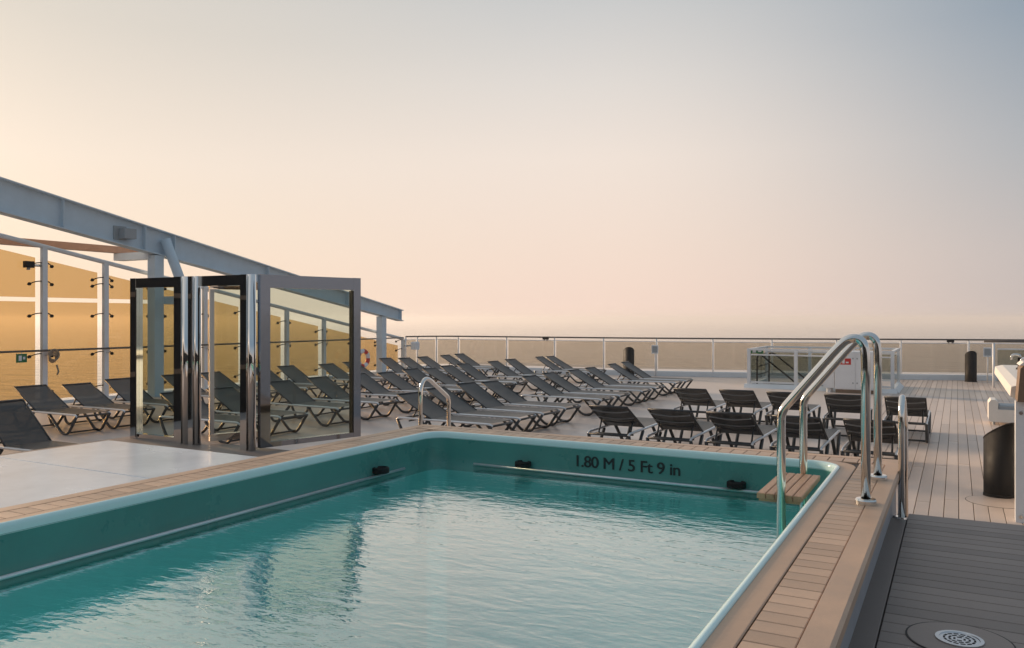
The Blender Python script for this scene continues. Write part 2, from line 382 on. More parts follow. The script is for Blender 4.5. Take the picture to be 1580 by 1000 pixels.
# coping: substrate, inner border, cross planks, outer border, fascia
m = MB()
OX0, OX1, OY0, OY1 = -4.47, -.33, -1.6, 6.40
for a in ((PX1 + .0, OY0, OX1 - .012, OY1 - .012), (OX0 + .012, OY0, PX0, OY1 - .012), (PX0, PY1, PX1, OY1 - .012), (PX0, OY0, PX1, PY0)):
    m.box(a[0], a[1], CZ - .09, a[2], a[3], CZ - .012)
m.build('coping_bed', 'seam', pool)
def ringstrip(d0, d1, z0, z1, name, mname, r0, r1, chamfer):
    a = rrect(PX0 - d0, PY0 - d0, PX1 + d0, PY1 + d0, r0); b = rrect(PX0 - d1, PY0 - d1, PX1 + d1, PY1 + d1, r1); k = len(a)
    b2 = rrect(PX0 - d1 + chamfer, PY0 - d1 + chamfer, PX1 + d1 - chamfer, PY1 + d1 - chamfer, max(.01, r1 - chamfer))
    vs = [(x, y, z0) for x, y in a] + [(x, y, z1) for x, y in a] + [(x, y, z1) for x, y in b2] + [(x, y, z1 - chamfer) for x, y in b] + [(x, y, z0) for x, y in b]
    fs = []
    for i in range(4):
        for j in range(k): fs.append((i * k + j, i * k + (j + 1) % k, (i + 1) * k + (j + 1) % k, (i + 1) * k + j))
    return MB().add(vs, fs).build(name, mname, pool)
ringstrip(.008, .097, CZ - .04, CZ, 'inner_border', 'plank', .205, .22, .004)
ringstrip(.263, .363, CZ - .05, CZ, 'outer_border', 'plank', .04, .05, .012)
cpm = MB().box(.002, .0025, CZ - .04, .158, .0955, CZ - .001, .003).mesh('plank', 'plank')
y = -1.15
while y < 6.10:
    link('plank', cpm, pool, (PX1 + .101, y, 0)); link('plank', cpm, pool, (PX0 - .261, y, 0)); y += .098
cpm2 = MB().box(.0025, .002, CZ - .04, .0955, .158, CZ - .001, .003).mesh('plank', 'plank')
x = PX0 - .26
while x < PX1 + .22:
    link('plank', cpm2, pool, (x, PY1 + .101, 0)); x += .098
m = MB(); fx = .045
m.box(OX1 - fx - .02, OY0, .70, OX1 - fx, OY1 - fx, CZ - .055); m.box(OX0 + fx, OY0, -.01, OX0 + fx + .02, OY1 - fx, CZ - .055)
m.box(OX0 + fx + .02, OY1 - fx - .02, -.01, OX1 - fx - .02, OY1 - fx, CZ - .055)
m.box(OX1 - fx - .02, 6.03, -.01, OX1 - fx, OY1 - fx, .70)
m.build('fascia', 'fascia', pool)
# grab tubes along the water line
def grab(p0, p1):
    o = MB(); o.tube([p0, p1], .0115, 8); o.build('grab_tube', 'alu', pool)
WX0, WY1 = PX0 + .03, PY1 - .03
grab((WX0 + .022, .2, .805), (WX0 + .022, 5.52, .805))
grab((-3.62, WY1 - .022, .805), (-.98, WY1 - .022, .805))
def scupper(x, y, rz):
    m = MB(); prof = [(0, -.026), (.064, -.026), (.068, -.02), (.068, .012), (.063, .018), (.047, .020), (.043, .010), (0, .008)]
    m.lathe(prof, n=20); m.build('scupper', 'black', pool, (x, y, .853), rz)
def on_wall_x(u, Y):
    t = (u - 790) / 1261.; d = Y / (t * .478 + .8784); return d * (t * .8784 - .478)
scupper(on_wall_x(810, 5.99), 5.955, 0); scupper(on_wall_x(1138, 5.99), 5.955, 0); scupper(-4.0, 5.18, 0)
m = MB().lathe([(0, 0), (.10, 0), (.11, .012), (.10, .03), (.07, .032), (.06, .015), (0, .012)], n=20); m.build('skimmer', 'black', pool, (-.80, 5.16, .768))
# depth marking on the far wall
tcu = bpy.data.curves.new('depth', 'FONT'); tcu.body = '1.80 M / 5 Ft 9 in'; tcu.size = .185; tcu.extrude = .0015; tcu.align_x = 'CENTER'; tcu.space_character = .93; tcu.space_word = 1.1
tob = bpy.data.objects.new('depth', tcu); COL.objects.link(tob); dg = bpy.context.evaluated_depsgraph_get()
tme = bpy.data.meshes.new_from_object(tob.evaluated_get(dg)); bpy.data.objects.remove(tob)
tme.materials.clear(); tme.materials.append(M['textblack'])
to = link('depth_marking', tme, pool, ((on_wall_x(888, 5.99) + on_wall_x(1047, 5.99)) / 2, PY1 - .0305, .866)); to.rotation_euler = (R(90), 0, 0)
tw = max(v.co.x for v in tme.vertices) - min(v.co.x for v in tme.vertices); want = on_wall_x(1047, 5.99) - on_wall_x(888, 5.99); to.scale = (want / tw, .69, 1)
vs = [tuple(v.co) for v in tme.vertices]; fs = [tuple(p.vertices) for p in tme.polygons]; bold = MB()
for dx, dy, dz in ((0, 0, 0), (.004, .002, .0004), (.0065, 0, .0008)): bold.add([(x + dx, y + dy, z + dz) for x, y, z in vs], fs)
to.data = bold.mesh('depth_marking', 'textblack'); tag(to, kind='stuff')

# ---- pool ladder
lad = thing('pool_ladder', 'polished steel pool ladder with arched handrails and slatted wooden step', 'ladder', (-.43, 4.78, CZ))
for dy in (0, .76):
    pts = fillet([(0, 0, 0), (0, 0, .80), (-.015, 0, .885), (-.085, 0, .895), (-.15, 0, .83), (-.44, 0, .475), (-.44, 0, -1.3)], [.06, .07, .07, .06, .05], 6)
    hr = MB().tube([(x, dy, z) for x, y, z in pts], .0245, 14).build('handrail', 'steel', lad)
    MB().lathe([(.026, .03), (.05, .028), (.055, .02), (.055, -.002)], (0, dy, 0), 24).build('flange', 'steel', hr)
sm = MB().box(0, 0, -.032, .046, .715, 0, .004).mesh('slat', 'wood')
stp = MB().box(-.57, .03, -.05, -.345, .06, -.0325).box(-.57, .68, -.05, -.345, .71, -.0325).build('step', 'wood', lad)
for k in range(5): link('slat', sm, stp, (-.580 + k * .050, .022, -.002))
for z in (-.45, -.75, -1.05):
    MB().box(-.50, .02, z, -.38, .74, z + .03).build('rung', 'steel', lad)

# ---- stair handrails at both pool corners
def stair_rail(x, y, ztop, foot, label, drop=.22, run=.5, zf2=.37):
    h = thing('stair_handrail', label, 'handrail', (x, y, foot))
    t = ztop - foot
    pts = fillet([(0, 0, 0), (0, 0, t - .06), (.0, .10, t + .02), (0, run, t - drop), (0, run, zf2 - foot)], [.10, .10, .05], 7)
    MB().tube(pts, .0205, 12).build('tube', 'steel', h)
    MB().lathe([(.02, .012), (.038, .012), (.04, 0)], (0, 0, .001), 18).build('flange', 'steel', h)
stair_rail(-.315, 5.87, 1.53, .75, 'bent steel handrail standing at the pool corner near the ladder', zf2=.56, run=.42)
stair_rail(-4.54, 6.5, 1.46, .56, 'bent steel handrail at the pool corner far from the ladder', zf2=.37)

# ---- white covers beside the pool
wc = thing('deck_cover', 'white glossy cover panels lying beside the pool coping', 'cover', (-5.4, 0, .75))
m = MB(); m.box(-.9, -1.5, 0, .86, 4.44, .225); m.build('plinth', 'white', wc)
for y0, y1 in ((-1.5, 1.2), (1.208, 3.526), (3.534, 4.47)):
    MB().box(-.94 if y0 > 3 else -1.3, y0, .225, .905, y1, .262, .006).build('panel', 'white_panel', wc)

# ---- drain covers
def drain(x, y, z, label, par=None):
    d = thing('floor_drain', label, 'drain', (x, y, z))
    MB().lathe([(.19, -.003), (.19, .003), (.188, .004), (0, .004)], n=40).build('cover_plate', 'plank_dark' if z > .5 else 'plank_far', d)
    MB().lathe([(.197, .0), (.197, .0025), (.19, .0025)], n=40).build('rim', 'seam', d)
    if par:
        MB().lathe([(.088, .004), (.088, .009), (.074, .009), (.072, .006), (0, .006)], n=32).build('grate', 'drain', d)
        for r0, k in ((.018, 4), (.036, 9), (.055, 14)):
            for j in range(k):
                a = 2 * math.pi * j / k
                MB().box(-.009, -.004, .0055, .009, .004, .0068).build('slot', 'black', d, (r0 * math.cos(a), r0 * math.sin(a), 0), a + math.pi / 2)
drain(.01, 3.75, .753, 'round steel drain grate set in a circular plate on the platform', True)

# ---- lounger
def make_lounger():
    r = thing('sun_lounger', 'x', 'sun lounger')
    for s in (-1, 1):
        MB().tube(fillet([(.02, s * .315, .33), (.06, s * .315, .362), (1.88, s * .315, .362), (1.935, s * .315, .33)], .05, 4), .019, 8).build('side_rail', 'alu', r)
        for loop in ([(.03, .335), (.20, .022), (.36, .022), (.66, .335)], [(1.14, .335), (1.50, .022), (1.68, .022), (1.915, .335)]):
            MB().tube(fillet([(x, s * .315, z) for x, z in loop], .07, 4), .0255, 8).build('leg', 'plastic', r)
    MB().tube([(1.93, -.315, .335), (1.93, .315, .335)], .018, 8).build('foot_bar', 'plastic', r)
    MB().tube([(.03, -.315, .335), (.03, .315, .335)], .018, 8).build('head_bar', 'plastic', r)
    for x in (.28, 1.59): MB().tube([(x, -.315, .03), (x, .315, .03)], .016, 8).build('stretcher', 'plastic', r)
    # seat sling
    vs = []; fs = []; nx, ny = 10, 6
    for i in range(nx + 1):
        for j in range(ny + 1):
            x = .73 + 1.19 * i / nx; y = -.305 + .61 * j / ny
            sag = .022 * math.sin(math.pi * i / nx) * math.sin(math.pi * j / ny); vs.append((x, y, .380 - sag))
    for i in range(nx):
        for j in range(ny): fs.append((i * (ny + 1) + j, (i + 1) * (ny + 1) + j, (i + 1) * (ny + 1) + j + 1, i * (ny + 1) + j + 1))
    MB().add(vs, fs, True).build('seat', 'sling', r)
    # back
    ang = R(29.5); L_ = .80; hx, hz = .735, .378
    def bp(l, y, up=0.): return (hx - l * math.cos(ang) + up * math.sin(ang), y, hz + l * math.sin(ang) + up * math.cos(ang))
    vs = []; fs = []
    for i in range(nx + 1):
        for j in range(ny + 1):
            w = .305 - .012 * i / nx
            vs.append(bp(L_ * i / nx, -w + 2 * w * j / ny, -.018 * math.sin(math.pi * min(1, i / nx * 1.0)) * math.sin(math.pi * j / ny)))
    for i in range(nx):
        for j in range(ny): fs.append((i * (ny + 1) + j, (i + 1) * (ny + 1) + j, (i + 1) * (ny + 1) + j + 1, i * (ny + 1) + j + 1))
    b = MB().add(vs, fs, True).build('backrest', 'sling', r)
    for s in (-1, 1):
        MB().tube([bp(-.02, s * .308, -.004), bp(L_ + .005, s * .298, -.004)], .0135, 8).build('back_frame', 'plastic', b)
    MB().tube([bp(L_, -.30), bp(L_, .30)], .017, 8).build('top_bar', 'plastic', b)
    MB().tube([bp(L_ - .08 - .075 * math.sin(math.pi * k / 8), -.285 + .57 * k / 8, -.03) for k in range(9)], .011, 6).build('head_band', 'strap', b)
    MB().tube([bp(L_ - .34 - .06 * math.sin(math.pi * k / 8), -.285 + .57 * k / 8, -.03) for k in range(9)], .009, 6).build('head_band', 'strap', b)
    MB().tube([bp(.30, -.29, -.035), bp(.27, 0, -.045), bp(.30, .29, -.035)], .015, 6).build('cross_bar', 'plastic', b)
    for s in (-1, 1):
        MB().tube([bp(.36, s * .25, -.03), (.27, s * .25, .335)], .013, 6).build('prop', 'plastic', r)
    MB().tube([(.27, -.30, .335), (.27, .30, .335)], .013, 6).build('prop_bar', 'plastic', r)
    return r
proto = make_lounger(); used = [False]
def lounger(x, y, rz, label, group):
    if used[0]: o = copy_tree(proto)
    else: o = proto; used[0] = True
    o.location = (x, y, 0); o.rotation_euler = (0, 0, rz); tag(o, label, 'sun lounger', group)
    return o
jit = lambda a: random.uniform(-a, a)
def raise_back(o, deg):      # turn the back about its hinge
    for ch in o.children:
        if ch.name.startswith(('backrest', 'prop')):
            q = Matrix.Rotation(R(deg), 4, 'Y'); h = Vector((.735, 0, .378))
            ch.rotation_euler = q.to_euler(); ch.location = h - q @ h
# base-of-back (near side) measured for each; lounger centre line is .315 further along Y
colA = [11.27, 12.12, 13.10, 14.07, 15.86, 16.82, 18.10, 19.15, 20.79, 21.68]
colB = [6.16, 9.45, 10.45, 11.95, 13.02, 14.33, 15.42, 16.35, 17.25, 18.06, 18.92, 20.6, 21.5, 23.55, 24.45]
colC = [8.85, 9.75, 10.70, 12.3, 13.4, 14.9, 15.9, 17.5, 18.5, 20.2, 21.2, 22.15, 23.5, 24.4]
for col, x, nm, grp in ((colA, -7.62, 'the row nearest the pool', 'loungers in the row nearest the pool'), (colB, -11.3, 'the middle row', 'loungers in the middle row'), (colC, -14.95, 'the row along the windscreen', 'loungers in the row along the windscreen')):
    for i, y in enumerate(col):
        k = len(col) - 1 - i
        lo_ = lounger(x - .735 + jit(.05), y + .315, jit(R(2.4)), 'grey sling lounger, %s from far railing in %s' % (ORD[k], nm), grp)
        if col is colB and i == 0: lo_.location.x += .45
        if col is colC and i < 3: lo_.location.x += .35
        raise_back(lo_, 12 if (col is colB and i == 0) else random.choice((0, 0, 1, -1, 2, -2)))
for row, xs, y0 in (('closer to the pool', [-4.5, -3.58, -2.74, -1.86, -.98], 11.25), ('closer to the stairwell', [-4.30, -3.48, -2.64, -1.68, -.74], 14.75)):
    for i, x in enumerate(xs):
        lounger(x, y0 + jit(.06), R(90) + jit(R(1.5)), 'lounger with dark back toward pool, %s from walkway in row %s' % (ORD[len(xs) - 1 - i], row), 'dark-backed loungers ' + row)

# ---- litter bins
def bin_(x, y, rz, h0, h1, rad, label):
    b = thing('litter_bin', label, 'bin', (x, y, 0), rz); n = 32
    def ringz(r, z=None): return [(r * math.cos(2 * math.pi * j / n), r * math.sin(2 * math.pi * j / n), z if z is not None else (h0 + h1) / 2 + (h1 - h0) / 2 * math.cos(2 * math.pi * j / n) * r / rad) for j in range(n)]
    rings = [ringz(rad * .97, .0), ringz(rad, .02), ringz(rad), ringz(rad * .95), ringz(rad * .93, .25), ringz(.01, .25)]
    vs = [p for q in rings for p in q]; fs = []
    for i in range(len(rings) - 1):
        for j in range(n): fs.append((i * n + j, i * n + (j + 1) % n, (i + 1) * n + (j + 1) % n, (i + 1) * n + j))
    MB().add(vs, fs, True).build('shell', 'black', b)
    MB().tube([ringz(rad * .975)[j] for j in range(n)] + [ringz(rad * .975)[0]], .009, 6, False).build('rim', 'black', b)
    MB().lathe([(rad * 1.03, 0), (rad * 1.03, .03), (rad, .035)], n=n).build('base_ring', 'black', b)
bin_(.43, 10.95, R(-35), .64, .86, .158, 'black cylindrical litter bin with slanted top beside the bar counter')
bin_(.40, 30.2, R(-80), .72, 1.0, .17, 'black cylindrical litter bin beside the far railing at the walkway')
bin_(-10.05, 27.0, R(-65), .72, 1.05, .19, 'black cylindrical litter bin behind the lounger rows at far railing')
dpl = thing('deck_plate', 'round flush access plate in the planks under the litter bin', 'plate', (.42, 10.6, .003))
MB().lathe([(.33, -.002), (.33, .002), (0, .002)], n=48).build('cover', 'plank_far', dpl); MB().lathe([(.337, 0), (.337, .001), (.33, .001)], n=48).build('rim', 'seam', dpl)

# ---- glass windscreen along the port side
WXP = -18.85
def ztop(y): return 3.92 - .175 * (y - 10.55)
ws = thing('glass_windscreen', 'tall bronze glass windscreen with white posts and sloping top rail', 'windscreen', (WXP, 0, 0))
posts = [7.0, 8.5, 10.02, 11.62, 13.2, 14.8, 16.3, 17.8, 19.55, 21.3, 23.0, 24.5, 25.8]
gx = -.16
for i, y in enumerate(posts):
    zt = ztop(y)
    po = MB().box(-.05, y - .06, 0, .05, y + .06, zt - .02).box(-.10, y - .12, -.01, .10, y + .12, .03).build('post', 'white_post', ws)
    zs = [.30, 1.15] + ([2.10, 2.85] if zt > 2.9 else []) + ([zt - .45] if zt > 3.4 or zt < 2.9 else [])
    for z in zs:
        for s in (-1, 1):
            m = MB(); m.tube(fillet([(.0, y + s * .05, z + .07), (-.06, y + s * .16, z + .06), (gx + .03, y + s * .27, z)], .06, 4), .014, 6)
            m.tube([(gx + .007, y + s * .27, z), (gx + .05, y + s * .27, z)], .04, 10)
            m.build('spider_arm', 'black', po)
MB().tube([(0, 5.0, ztop(5.0)), (0, 25.8, ztop(25.8))], .055, 12).build('top_rail', 'white_post', ws)
for a, b in zip(posts[:-1], posts[1:]):
    y0, y1 = a + .115, b - .115
    za, zb = ztop(y0) - .28, ztop(y1) - .28
    lo = min(2.44, 9)
    if zb > 2.75:
        MB().box(gx - .006, y0, .12, gx + .006, y1, 2.44).build('pane', 'bronze_glass', ws)
        MB().hexa([(gx - .006, y0, 2.54), (gx + .006, y0, 2.54), (gx + .006, y1, 2.54), (gx - .006, y1, 2.54), (gx - .006, y0, za), (gx + .006, y0, za), (gx + .006, y1, zb), (gx - .006, y1, zb)]).build('pane', 'bronze_glass', ws)
    else:
        MB().hexa([(gx - .006, y0, .12), (gx + .006, y0, .12), (gx + .006, y1, .12), (gx - .006, y1, .12), (gx - .006, y0, za), (gx + .006, y0, za), (gx + .006, y1, zb), (gx - .006, y1, zb)]).build('pane', 'bronze_glass', ws)
MB().tube([(.16, 5.0, 1.29), (.16, 25.6, 1.30)], .026, 10).build('handrail', 'darkrail', ws)
for y in posts: MB().tube(fillet([(.05, y, 1.18), (.16, y, 1.18), (.16, y, 1.28)], .05, 4), .012, 6).build('rail_bracket', 'steel', ws)
MB().box(-.42, 5.0, 0, -.16, 25.7, .06).build('waterway', 'white_post', ws)
fl = thing('floodlight', 'small dark floodlight clamped to a windscreen post', 'light', (WXP - .02, 11.55, 3.30))
MB().box(-.09, -.36, -.08, .05, -.17, .07).build('housing', 'black', fl); MB().tube([(.0, -.16, -.02), (.0, .02, -.02)], .03, 8).build('bracket', 'steel', fl)
MB().tube([(-.03, -.27, -.08), (-.03, -.27, -.13)], .04, 10).build('lens', 'grey', fl)
rp = thing('rope_coil', 'coil of rope hung on a windscreen post at handrail height', 'rope', (WXP + .12, 11.74, 1.05))
for k in range(4):
    MB().tube([(.02 + .02 * k, (.08 + .014 * k) * math.cos(a * math.pi / 8), .03 * k + .05 + (.09 + .012 * k) * math.sin(a * math.pi / 8)) for a in range(17)], .02, 6, False).build('loop', 'rope', rp)
MB().tube([(.05, .08, -.1), (.06, .12, -.26), (.05, .09, -.34)], .022, 6).build('tail', 'rope', rp)
sg = thing('exit_sign', 'small green sign fixed under the handrail of the windscreen', 'sign', (WXP + .16, 11.0, 1.14))
MB().box(-.008, -.12, -.10, .008, .12, .10).build('plate', 'green', sg); MB().box(.009, -.07, -.06, .011, .0, .06).box(.009, .03, -.03, .011, .08, .03).build('symbol', 'white', sg); MB().box(-.006, -.01, .10, .006, .01, .14).build('bracket', 'steel', sg)

# ---- white gantry beam above the windscreen
gb = thing('gantry_beam', 'long sloping white steel beam on pillars above the windscreen', 'beam', (-18.5, 0, 0))
def bt(y): return 5.13 - .188 * (y - 10.4)
def bb(y): return bt(y) - (.76 - .023 * (y - 10.4))
ya, yb = 3.0, 25.15
def slab(x0, x1, f0, f1, y0=ya, y1=yb): return MB().hexa([(x0, y0, f0(y0)), (x1, y0, f0(y0)), (x1, y1, f0(y1)), (x0, y1, f0(y1)), (x0, y0, f1(y0)), (x1, y0, f1(y0)), (x1, y1, f1(y1)), (x0, y1, f1(y1))])
slab(-.015, .015, lambda y: bb(y) + .03, lambda y: bt(y) - .03).build('web', 'gantry', gb)
slab(-.16, .16, lambda y: bt(y) - .03, bt).build('top_flange', 'gantry', gb)
slab(-.16, .16, bb, lambda y: bb(y) + .03).build('bottom_flange', 'gantry', gb)
for y in (11.8, 14.0, 14.9, 18.3, 22.0, 25.05):
    MB().hexa([(.0155, y - .012, bb(y) + .03), (.14, y - .012, bb(y) + .03), (.14, y + .012, bb(y) + .03), (.0155, y + .012, bb(y) + .03), (.0155, y - .012, bt(y) - .028), (.14, y - .012, bt(y) - .028), (.14, y + .012, bt(y) - .028), (.0155, y + .012, bt(y) - .028)]).build('stiffener', 'gantry', gb)
for y, w in ((14.4, .14), (24.0, .13)):
    MB().box(-w, y - w, 0, w, y + w, bb(y + w) + .01).box(-w - .06, y - w - .06, -.01, w + .06, y + w + .06, .03).build('pillar', 'gantry', gb)
br = MB().tube([(.18, 14.55, bt(14.55) - .22), (.40, 14.85, 3.05), (.62, 15.15, 2.30)], .13, 16).build('brace', 'gantry', gb)
MB().box(-.13, 14.53, 2.42, .66, 15.3, 2.62).build('outrigger', 'gantry', gb)
MB().box(.016, 13.15, 4.02, .05, 13.5, 4.36).box(.05, 13.28, 4.05, .28, 13.62, 4.30).build('junction_box', 'grey', gb)
ob = thing('outboard_beam', 'brown beam, sunset orange in its colour, running outboard behind the windscreen', 'beam', (-19.9, 0, 0))
MB().box(-.10, 4.0, 3.80, .10, 15.2, 3.98).build('spar', 'sunlit_brown', ob); MB().box(-.04, 14.2, 3.60, 1.35, 14.5, 3.79).build('bracket', 'white_post', ob); MB().box(-.12, 15.2, 3.76, .12, 15.24, 4.02).build('end_plate', 'white_post', ob)

# ---- life ring on the windscreen rail
lr = thing('life_ring', 'red and white life ring hung on the windscreen handrail', 'life ring', (-18.50, 22.95, .62))
for k in range(8):
    a0, a1 = k * math.pi / 4, (k + 1) * math.pi / 4
    MB().tube([(0, .27 * math.cos(a0 + (a1 - a0) * j / 5), .27 * math.sin(a0 + (a1 - a0) * j / 5)) for j in range(6)], .075, 10, False, ).build('ring_band', 'red' if k % 2 else 'white', lr)
MB().tube([(-.33, .05, .24), (0, 0, .22)], .02, 6).build('hook', 'steel', lr)

# ---- far glass guard rail
gpts = [(-18.68, 25.75), (-18.55, 26.35), (-18.1, 27.0), (-17.3, 27.35), (-15.2, 27.5), (-13.2, 27.58), (-11.3, 27.75), (-9.4, 28.05), (-7.5, 28.5), (-5.6, 29.05), (-3.6, 29.75), (-1.65, 30.4), (.35, 31.0), (2.3, 31.5), (4.2, 31.8), (6.1, 31.9)]
gr = thing('glass_railing', 'bronze glass guard railing across the far deck edge with white kerb', 'railing', (0, 0, 0))
rt = fillet([(x, y, 1.335) for x, y in gpts], .6, 5)
MB().tube(rt, .028, 10).build('top_rail', 'darkrail', gr)
for i, (a, b) in enumerate(zip(gpts[:-1], gpts[1:])):
    A = Vector((*a, 0)); B = Vector((*b, 0)); d = (B - A).normalized(); nrm = Vector((-d.y, d.x, 0)); le = (B - A).length
    rz = math.atan2(d.y, d.x)
    MB().box(.0, -.10, -.35, le, .10, .175, .02).build('kerb', 'white', gr, A, rz)
    MB().box(.05, .055, .24, le - .03, .067, 1.20).build('pane', 'rail_glass', gr, A, rz)
    MB().box(.02, .05, 1.20, le, .072, 1.222).build('pane_cap', 'white_post', gr, A, rz)
    MB().tube([(0, 0, .15), (0, 0, 1.32)], .024, 8).build('post', 'white', gr, A, rz)
def rail_lamp(x, y, label):
    l = thing('rail_lamp', label, 'lamp', (x, y, 1.335))
    MB().box(-.11, -.05, -.085, .11, .05, -.015).build('housing', 'black', l); MB().tube([(-.06, 0, -.12), (-.06, 0, -.085)], .03, 8).tube([(.06, 0, -.12), (.06, 0, -.085)], .03, 8).build('bulb', 'grey', l)
rail_lamp(-13.55, 27.55, 'small black lamp under the far rail behind the lounger rows'); rail_lamp(-.18, 30.83, 'small black lamp under the far rail near the walkway bin')
def rail_sign(x, y, label):
    s = thing('notice_box', label, 'notice', (x, y, 0))
    MB().box(-.12, -.03, .80, .12, .0, 1.10, .01).build('case', 'white_post', s); MB().box(-.09, -.034, .84, .09, -.0305, 1.06).build('face', 'grey', s); MB().tube([(0, .01, 0), (0, .01, .85)], .02, 8).build('stem', 'white', s)
rail_sign(-9.35, 27.75, 'pale grey notice box on the far rail behind the loungers'); rail_sign(.88, 30.6, 'pale grey notice box on a stem beside the walkway bin')
pb = thing('flood_lamp', 'small white lamp on the windscreen end post', 'lamp', (-18.35, 25.9, .98))
MB().box(-.10, -.13, -.14, .12, .13, .16, .03).build('housing', 'white_post', pb); MB().tube([(-.45, -.05, 0), (-.08, 0, 0)], .03, 8).build('arm', 'grey', pb)

# ---- stairwell enclosure
sw = thing('stairwell_railing', 'white framed glass railing round a stairwell opening', 'railing', (-5.4, 24.6, 0))
Wd, Dp = 3.86, 2.55
for x, y in ((0, 0), (1.33, 0), (2.4, 0), (Wd, 0), (0, Dp), (1.33, Dp), (2.6, Dp), (Wd, Dp)):
    MB().box(x - .045, y - .045, 0, x + .045, y + .045, 1.10).build('post', 'white', sw)
for (x0, y0, x1, y1) in ((-.05, -.035, Wd + .05, .035), (-.05, Dp - .035, Wd + .05, Dp + .035)):
    MB().box(x0, y0, 1.10, x1, y1, 1.155).build('top_rail', 'white', sw)
    MB().box(x0 + .1, y0 + .015, .955, x1 - .1, y1 - .015, .99).build('mid_rail', 'white', sw)
    MB().box(x0 + .1, y0 + .01, .14, x1 - .1, y1 - .01, .19).build('bottom_rail', 'white', sw)
MB().box(-.036, .036, 1.102, .036, Dp - .036, 1.153).build('top_rail', 'white', sw); MB().box(Wd - .036, .036, 1.102, Wd + .036, Dp - .036, 1.153).build('top_rail', 'white', sw)
for x0, x1 in ((.06, 1.27), (1.40, 2.34)):
    for yy in (0, Dp): MB().box(x0, yy - .006, .195, x1, yy + .006, .95).build('pane', 'stair_glass', sw)
MB().box(2.70, Dp - .006, .195, Wd - .06, Dp + .006, .95).build('pane', 'stair_glass', sw)
for yy in (.06,): MB().box(-.006, yy, .195, .006, Dp - .06, .95).box(Wd - .006, yy, .195, Wd + .006, Dp - .06, .95).build('pane', 'stair_glass', sw)
MB().prism([(-.16, 0), (.09, 0), (.05, .115), (-.05, .115)], 'x', -.12, Wd + .12).build('plinth', 'white', sw)
MB().prism([(-.16, 0), (.09, 0), (.05, .115), (-.05, .115)], 'y', .1, Dp).build('plinth', 'white', sw)
MB().prism([(Wd - .09, 0), (Wd + .16, 0), (Wd + .05, .115), (Wd - .05, .115)], 'y', .1, Dp).build('plinth', 'white', sw)
swt = thing('descending_stair', 'grey stair with dark sloping handrails inside the stairwell', 'stair', (-5.25, 24.8, 0))
for k in range(9): MB().box(.02 + k * .24, .4, -.19 * (k + 1) - .03, .26 + k * .24, 2.0, -.19 * (k + 1)).build('tread', 'grey', swt)
for y in (.30, 2.08): MB().tube(fillet([(-.02, y, .0), (-.02, y, .92), (.1, y, .95), (2.2, y, -.75)], .08, 4), .024, 8).build('handrail', 'black', swt)
for z in (.35, .6): MB().tube([(-.02, .3, z), (-.02, 2.08, z)], .014, 6).build('cross_wire', 'black', swt)
MB().box(0, -.0, -2.0, 2.2, .02, -.02).box(0, 2.18, -2.0, 2.2, 2.2, -.02).box(2.18, .02, -2.0, 2.2, 2.18, -.02).box(0, .02, -2.05, 2.18, 2.18, -2.0).build('shaft_wall', 'grey', swt)
es = thing('exit_sign', 'green exit sign hung at the stairwell railing corner', 'sign', (-5.2, 24.72, 1.06))
MB().box(-.19, -.012, -.06, .19, .012, .08).build('plate', 'green', es); MB().box(-.12, -.0145, -.03, -.02, -.0125, .05).box(.04, -.0145, -.01, .14, -.0125, .03).build('symbol', 'white', es); MB().box(-.02, -.01, .08, .02, .01, .10).build('bracket', 'white', es)
cb = thing('equipment_cabinet', 'white two door equipment cabinet with red fire sign by the stairwell', 'cabinet', (-2.95, 24.0, 0))
MB().box(0, .0, .10, 1.06, .42, 1.14, .01).build('body', 'white', cb); MB().box(.02, .02, 0, 1.04, .4, .10).build('base', 'brown', cb)
for x0 in (.012, .534):
    d_ = MB().box(x0, -.018, .125, x0 + .512, -.001, 1.12).build('door', 'white', cb)
    for z in (.28, .95): MB().box((.455 if x0 < .1 else .56), -.03, z - .02, (.485 if x0 < .1 else .59), -.0185, z + .02).build('hinge', 'grey', d_)
MB().box(.12, -.024, .78, .42, -.0195, .95).build('fire_sign', 'red', cb); MB().box(.20, -.0265, .81, .26, -.0245, .92).box(.29, -.0265, .82, .36, -.0245, .86).build('fire_symbol', 'white', cb)
MB().box(-.30, .06, .12, -.02, .36, .74, .01).build('side_box', 'white', cb); MB().lathe([(.085, 0), (.085, .12), (0, .12)], (-.16, .2, 0), 14).build('side_leg', 'white', cb)

# ---- polished steel screens beside the pool
sc = thing('steel_screen', 'polished steel framed glass screen standing behind the white covers', 'screen', (-6.0, 5.84, .75))
HT = 1.73
MB().box(-1.86, -.045, 0, -1.77, .045, HT).build('jamb', 'mirror', sc)
MB().box(-1.16, -.05, 0, -1.05, .05, HT).build('jamb', 'mirror', sc)
MB().tube([(-.995, -.01, 0), (-.995, -.01, HT)], .054, 20).build('column', 'mirror', sc)
MB().box(-.94, -.055, 0, -.87, .05, HT).build('jamb', 'mirror', sc)
MB().tube([(-.835, -.02, 0), (-.835, -.02, HT)], .034, 16).build('column', 'mirror', sc)
MB().box(-.20, -.05, 0, -.115, .05, HT).build('jamb', 'mirror', sc); MB().tube([(-.075, -.015, 0), (-.075, -.015, HT)], .039, 16).build('column', 'mirror', sc)
MB().box(-1.77, -.044, HT - .105, -1.16, .044, HT - .002).build('head_rail', 'mirror', sc); MB().box(-.80, -.044, HT - .105, -.20, .044, HT - .002).build('head_rail', 'mirror', sc)
MB().box(-1.77, -.03, 0, -1.16, .03, .055).build('bottom_rail', 'mirror', sc)
MB().box(-1.765, -.006, .055, -1.165, .006, HT - .106).build('pane', 'green_glass', sc)
